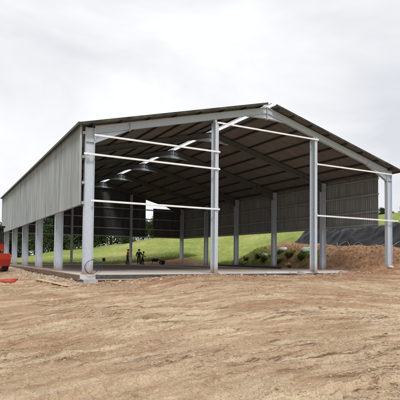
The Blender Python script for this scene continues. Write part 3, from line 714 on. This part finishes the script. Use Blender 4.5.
MB().tube([(.78, -.05, .23), (.78, .05, .23)], .12, 12).build('rim', GALV, wh, True)
gb = empty('mortar_tub', (19.75, 31.9, 0), 'round black rubber tub standing on the slab right of the wheelbarrow', 'tub')
MB().tube([(0, 0, 0), (0, 0, .05), (0, 0, .5), (0, 0, .54)], [.3, .32, .42, .45], 18).build('tub_body', RUB, gb, True)
for s_ in (-1, 1): MB().tube([(s_*.43, -.1, .5), (s_*.52, -.05, .5), (s_*.52, .05, .5), (s_*.43, .1, .5)], .02, 6).build('handle', RUB, gb, True)
dr = empty('drum', (19.9, 52, 0), 'small black drum standing alone in the meadow beyond the barn', 'drum')
dr.location = (13.6, 38, gz(13.6, 38)); dr.scale = (.5, .5, .42)
MB().tube([(0, 0, 0), (0, 0, .02), (0, 0, .36), (0, 0, .40), (0, 0, .74), (0, 0, .78), (0, 0, 1.1), (0, 0, 1.12)], [.38, .42, .40, .44, .40, .44, .42, .38], 20).build('drum_body', RUB, dr, True)

# ------------------------------------------------------------------ red excavator on the left
ex = empty('excavator', (-3.6, 15.2, -.36), 'red mini excavator with raised blade parked outside the left row of columns', 'excavator', rz=R(-28))
def trackpath(L, r_):
    pp = []
    for q in range(9): a_ = -math.pi/2+math.pi*q/8; pp.append((L/2+r_*math.cos(a_), r_+r_*math.sin(a_)))
    for q in range(9): a_ = math.pi/2+math.pi*q/8; pp.append((-L/2+r_*math.cos(a_), r_+r_*math.sin(a_)))
    return pp
for s_ in (-1, 1):
    m_ = MB(); m_.prism_xz(trackpath(1.5, .30), s_*.75-.18, s_*.75+.18)
    for q in range(16):
        m_.box(-1.0+q*.13, -.94+q*.13, s_*.75-.2, s_*.75+.2, .6, .63)
    tk_ = m_.build('track', RUB, ex)
    for q in range(4): MB().tube([(-.7+q*.46, s_*.75-.2, .26), (-.7+q*.46, s_*.75+.2, .26)], .15, 12).build('roller', RED, tk_, True)
MB().box(-.5, .5, -.57, .57, .25, .62).build('undercarriage', RUB, ex)
bl_ = MB(); bl_.prism_xz([(1.35, .08), (1.42, .08), (1.52, .45), (1.45, .76), (1.36, .78), (1.42, .45)], -.62, .62); bl_.box(.95, 1.38, -.55, -.42, .3, .42); bl_.box(.95, 1.38, .42, .55, .3, .42)
bo_ = bl_.build('blade', RED, ex); bo_.location.z = .28
for q in range(5): MB().box(1.345, 1.375, -.5+q*.25-.015, -.5+q*.25+.015, .12, .74).build('rib', RUB, bo_)
MB().box(-1.27, -1.251, -.3, .3, 1.3, 1.6).build('grille', RUB, ex); MB().tube([(-.8, -.5, 1.6), (-.8, -.5, 2.1)], .05, 8).build('exhaust', RUB, ex)
MB().tube([(.3, -.75, 1.66), (.3, -.75, 2.0), (-.5, -.75, 2.0), (-.5, -.75, 1.66)], .022, 6).build('handrail', RUB, ex)
MB().box(.752, .77, -.6, -.3, 1.35, 1.5).build('work_lamp', GLASS, ex)
True; bevel(bo_, .012, 1)
hs = MB(); hs.prism([(-1.25, -.5), (-1.05, -.8), (.75, -.85), (.75, .85), (-1.05, .8), (-1.25, .5)], 1.22, 1.66); bevel(hs.build('engine_house', RED, ex), .06)
MB().tube([(0, 0, .6), (0, 0, 1.23)], .42, 20).build('turntable', RUB, ex)
cb = MB(); 
for (x, y) in ((-.45, -.02), (-.45, .78), (.7, -.02), (.7, .78)): cb.beam((x, y, 1.5), (x*.92, y, 2.5), .07, .07)
cb.box(-.55, .78, -.08, .84, 2.5, 2.6); cbo = cb.build('cab', RUB, ex)
MB().box(-.40, .62, .0, .02, 1.56, 2.48).build('window', GLASS, cbo); MB().box(.62, .64, .05, .72, 1.56, 2.48).build('window', GLASS, cbo); MB().box(-.40, -.38, .05, .72, 1.56, 2.48).build('window', GLASS, cbo)
bo = MB(); bo.beam((-1.2, .1, 1.1), (-2.2, .1, 2.9), .2, .28); bo.beam((-2.2, .1, 2.95), (-3.4, .1, 2.3), .2, .3); bo.build('boom', ORANGE, ex)
ar_ = MB(); ar_.beam((-3.35, .1, 2.5), (-3.2, .1, .9), .16, .22); ar_.build('dipper_arm', ORANGE, ex)
bk = MB(); bk.prism_xz([(-3.0, .95), (-3.4, .9), (-3.45, .45), (-3.15, .3), (-2.8, .45)], -.2, .4); bk.build('bucket', RUB, ex)
ex.rotation_euler = (0, 0, R(-52)); ex.scale = (1.3, 1.3, 1.4)
# red plastic scraps on the soil
rs_ = MB()
for q in range(4): rs_.tube([(-4.3+q*.22, 1.2+q*.1, gz(-4.3, 1.3)+.05+.02*q), (-3.3+q*.1, .5+q*.35, gz(-3.3, .7)+.07+.02*q)], .045, 7)
tag(rs_.build('pipe_bundle', RED, None, True), 'bundle of red pipes lying on the soil at the far left', 'pipes')

# ------------------------------------------------------------------ loose stones, rubble, grass border
def scatter(name, pts_, m_, seed, label, cat, kind='stuff'):
    rd_ = np.random.RandomState(seed); bm = bmesh.new(); bmesh.ops.create_icosphere(bm, subdivisions=1, radius=1)
    bv = np.array([v.co[:] for v in bm.verts]); bf = np.array([[v.index for v in f.verts] for f in bm.faces]); bm.free()
    n = len(pts_); p_ = np.array(pts_); s_ = p_[:, 2]
    zz = height(p_[:, 0], p_[:, 1])
    sh = np.stack([rd_.uniform(.7, 1.3, n), rd_.uniform(.6, 1.1, n), rd_.uniform(.4, .8, n)], -1)*s_[:, None]
    an = rd_.uniform(0, 6.28, n)
    v = bv[None]*(1+rd_.uniform(-.22, .22, (n, len(bv), 1)))*sh[:, None, :]
    c_, s2 = np.cos(an)[:, None], np.sin(an)[:, None]
    vx = v[..., 0]*c_-v[..., 1]*s2; vy = v[..., 0]*s2+v[..., 1]*c_
    v = np.stack([vx+p_[:, 0, None], vy+p_[:, 1, None], v[..., 2]+(zz+sh[:, 2]*.25)[:, None]], -1).reshape(-1, 3)
    f = (bf[None]+(np.arange(n)*len(bv))[:, None, None]).reshape(-1, 3)
    me_ = bpy.data.meshes.new(name); me_.from_pydata(v.tolist(), [], f.tolist()); me_.materials.append(m_)
    ob = bpy.data.objects.new(name, me_); col.objects.link(ob); return tag(ob, label, cat, kind=kind)
rs = np.random.RandomState(12)
pp = []
for q in range(34000):
    a_ = math.radians(rs.uniform(1, 60)); d_ = math.exp(rs.uniform(math.log(3.2), math.log(27)))
    x = CAM.x+d_*math.sin(a_); y = CAM.y+d_*math.cos(a_)
    if y > -.3: continue
    dens = float(fbm(np.array([x]), np.array([y]), 3., 3, 200)[0])
    if rs.rand() > .42+dens*1.8: continue
    pp.append((x, y, .004+.016*rs.rand()**4+.0012*d_*rs.rand()))
scatter('gravel', pp, STONE, 1, 'small loose stones scattered over the tan bare soil', 'gravel')
pp = []
for q in range(2600):
    y = rs.uniform(-1.2, 33); x = -.35-abs(rs.normal(0, .75))
    pp.append((x, y, .03+.09*rs.rand()**2))
for q in range(1500):
    pp.append((rs.uniform(-1, 20), -.35-abs(rs.normal(0, 1.1)), .02+.06*rs.rand()**2))
scatter('rubble', pp, RUBM, 2, 'pale broken rubble strewn along the slab edges', 'rubble')
pp = [(rs.uniform(24.7, 28), rs.uniform(-3, 20), .02+.09*rs.rand()**2) for q in range(900)]
scatter('soil_clods', pp, mat('soil_clod', (.13, .06, .035), .95, 0, (.34, .22, .14), 4, .3, 20), 3, 'brown lumps of soil scattered on the spoil bank', 'soil')
# grass tufts where the meadow meets the slab and the bank
gt = MB(); rg = random.Random(8)
def blade(x, y, h_, ms_=.05):
    z = zg; a_ = rg.uniform(0, 6.28); dx, dy = math.cos(a_)*ms_, math.sin(a_)*ms_; lx, ly = rg.uniform(-.4, .4)*h_, rg.uniform(-.4, .4)*h_
    gt.add([(x-dx, y-dy, z-.03), (x+dx, y+dy, z-.03), (x+lx, y+ly, z+h_)], [(0, 1, 2)])
bx = np.array([rg.uniform(-14, 27) for q in range(14000)]); by = np.array([34.9+abs(rg.gauss(0, 1.2)) for q in range(14000)]); bz_ = height(bx, by)
for x, y, zg in zip(bx, by, bz_): blade(x, y, rg.uniform(.06, .22))
bx = np.array([rg.uniform(25.0, 27.4) for q in range(9000)]); by = np.array([rg.uniform(9, 28) for q in range(9000)]); bz_ = height(bx, by); gk = grass_mask(bx, by)
for x, y, zg, k in zip(bx, by, bz_, gk):
    if k > .2: blade(x, y, rg.uniform(.1, .32), .03)
tag(gt.build('grass', GRASSB), 'rough green grass at the edge of the meadow behind the slab', 'grass', kind='stuff')
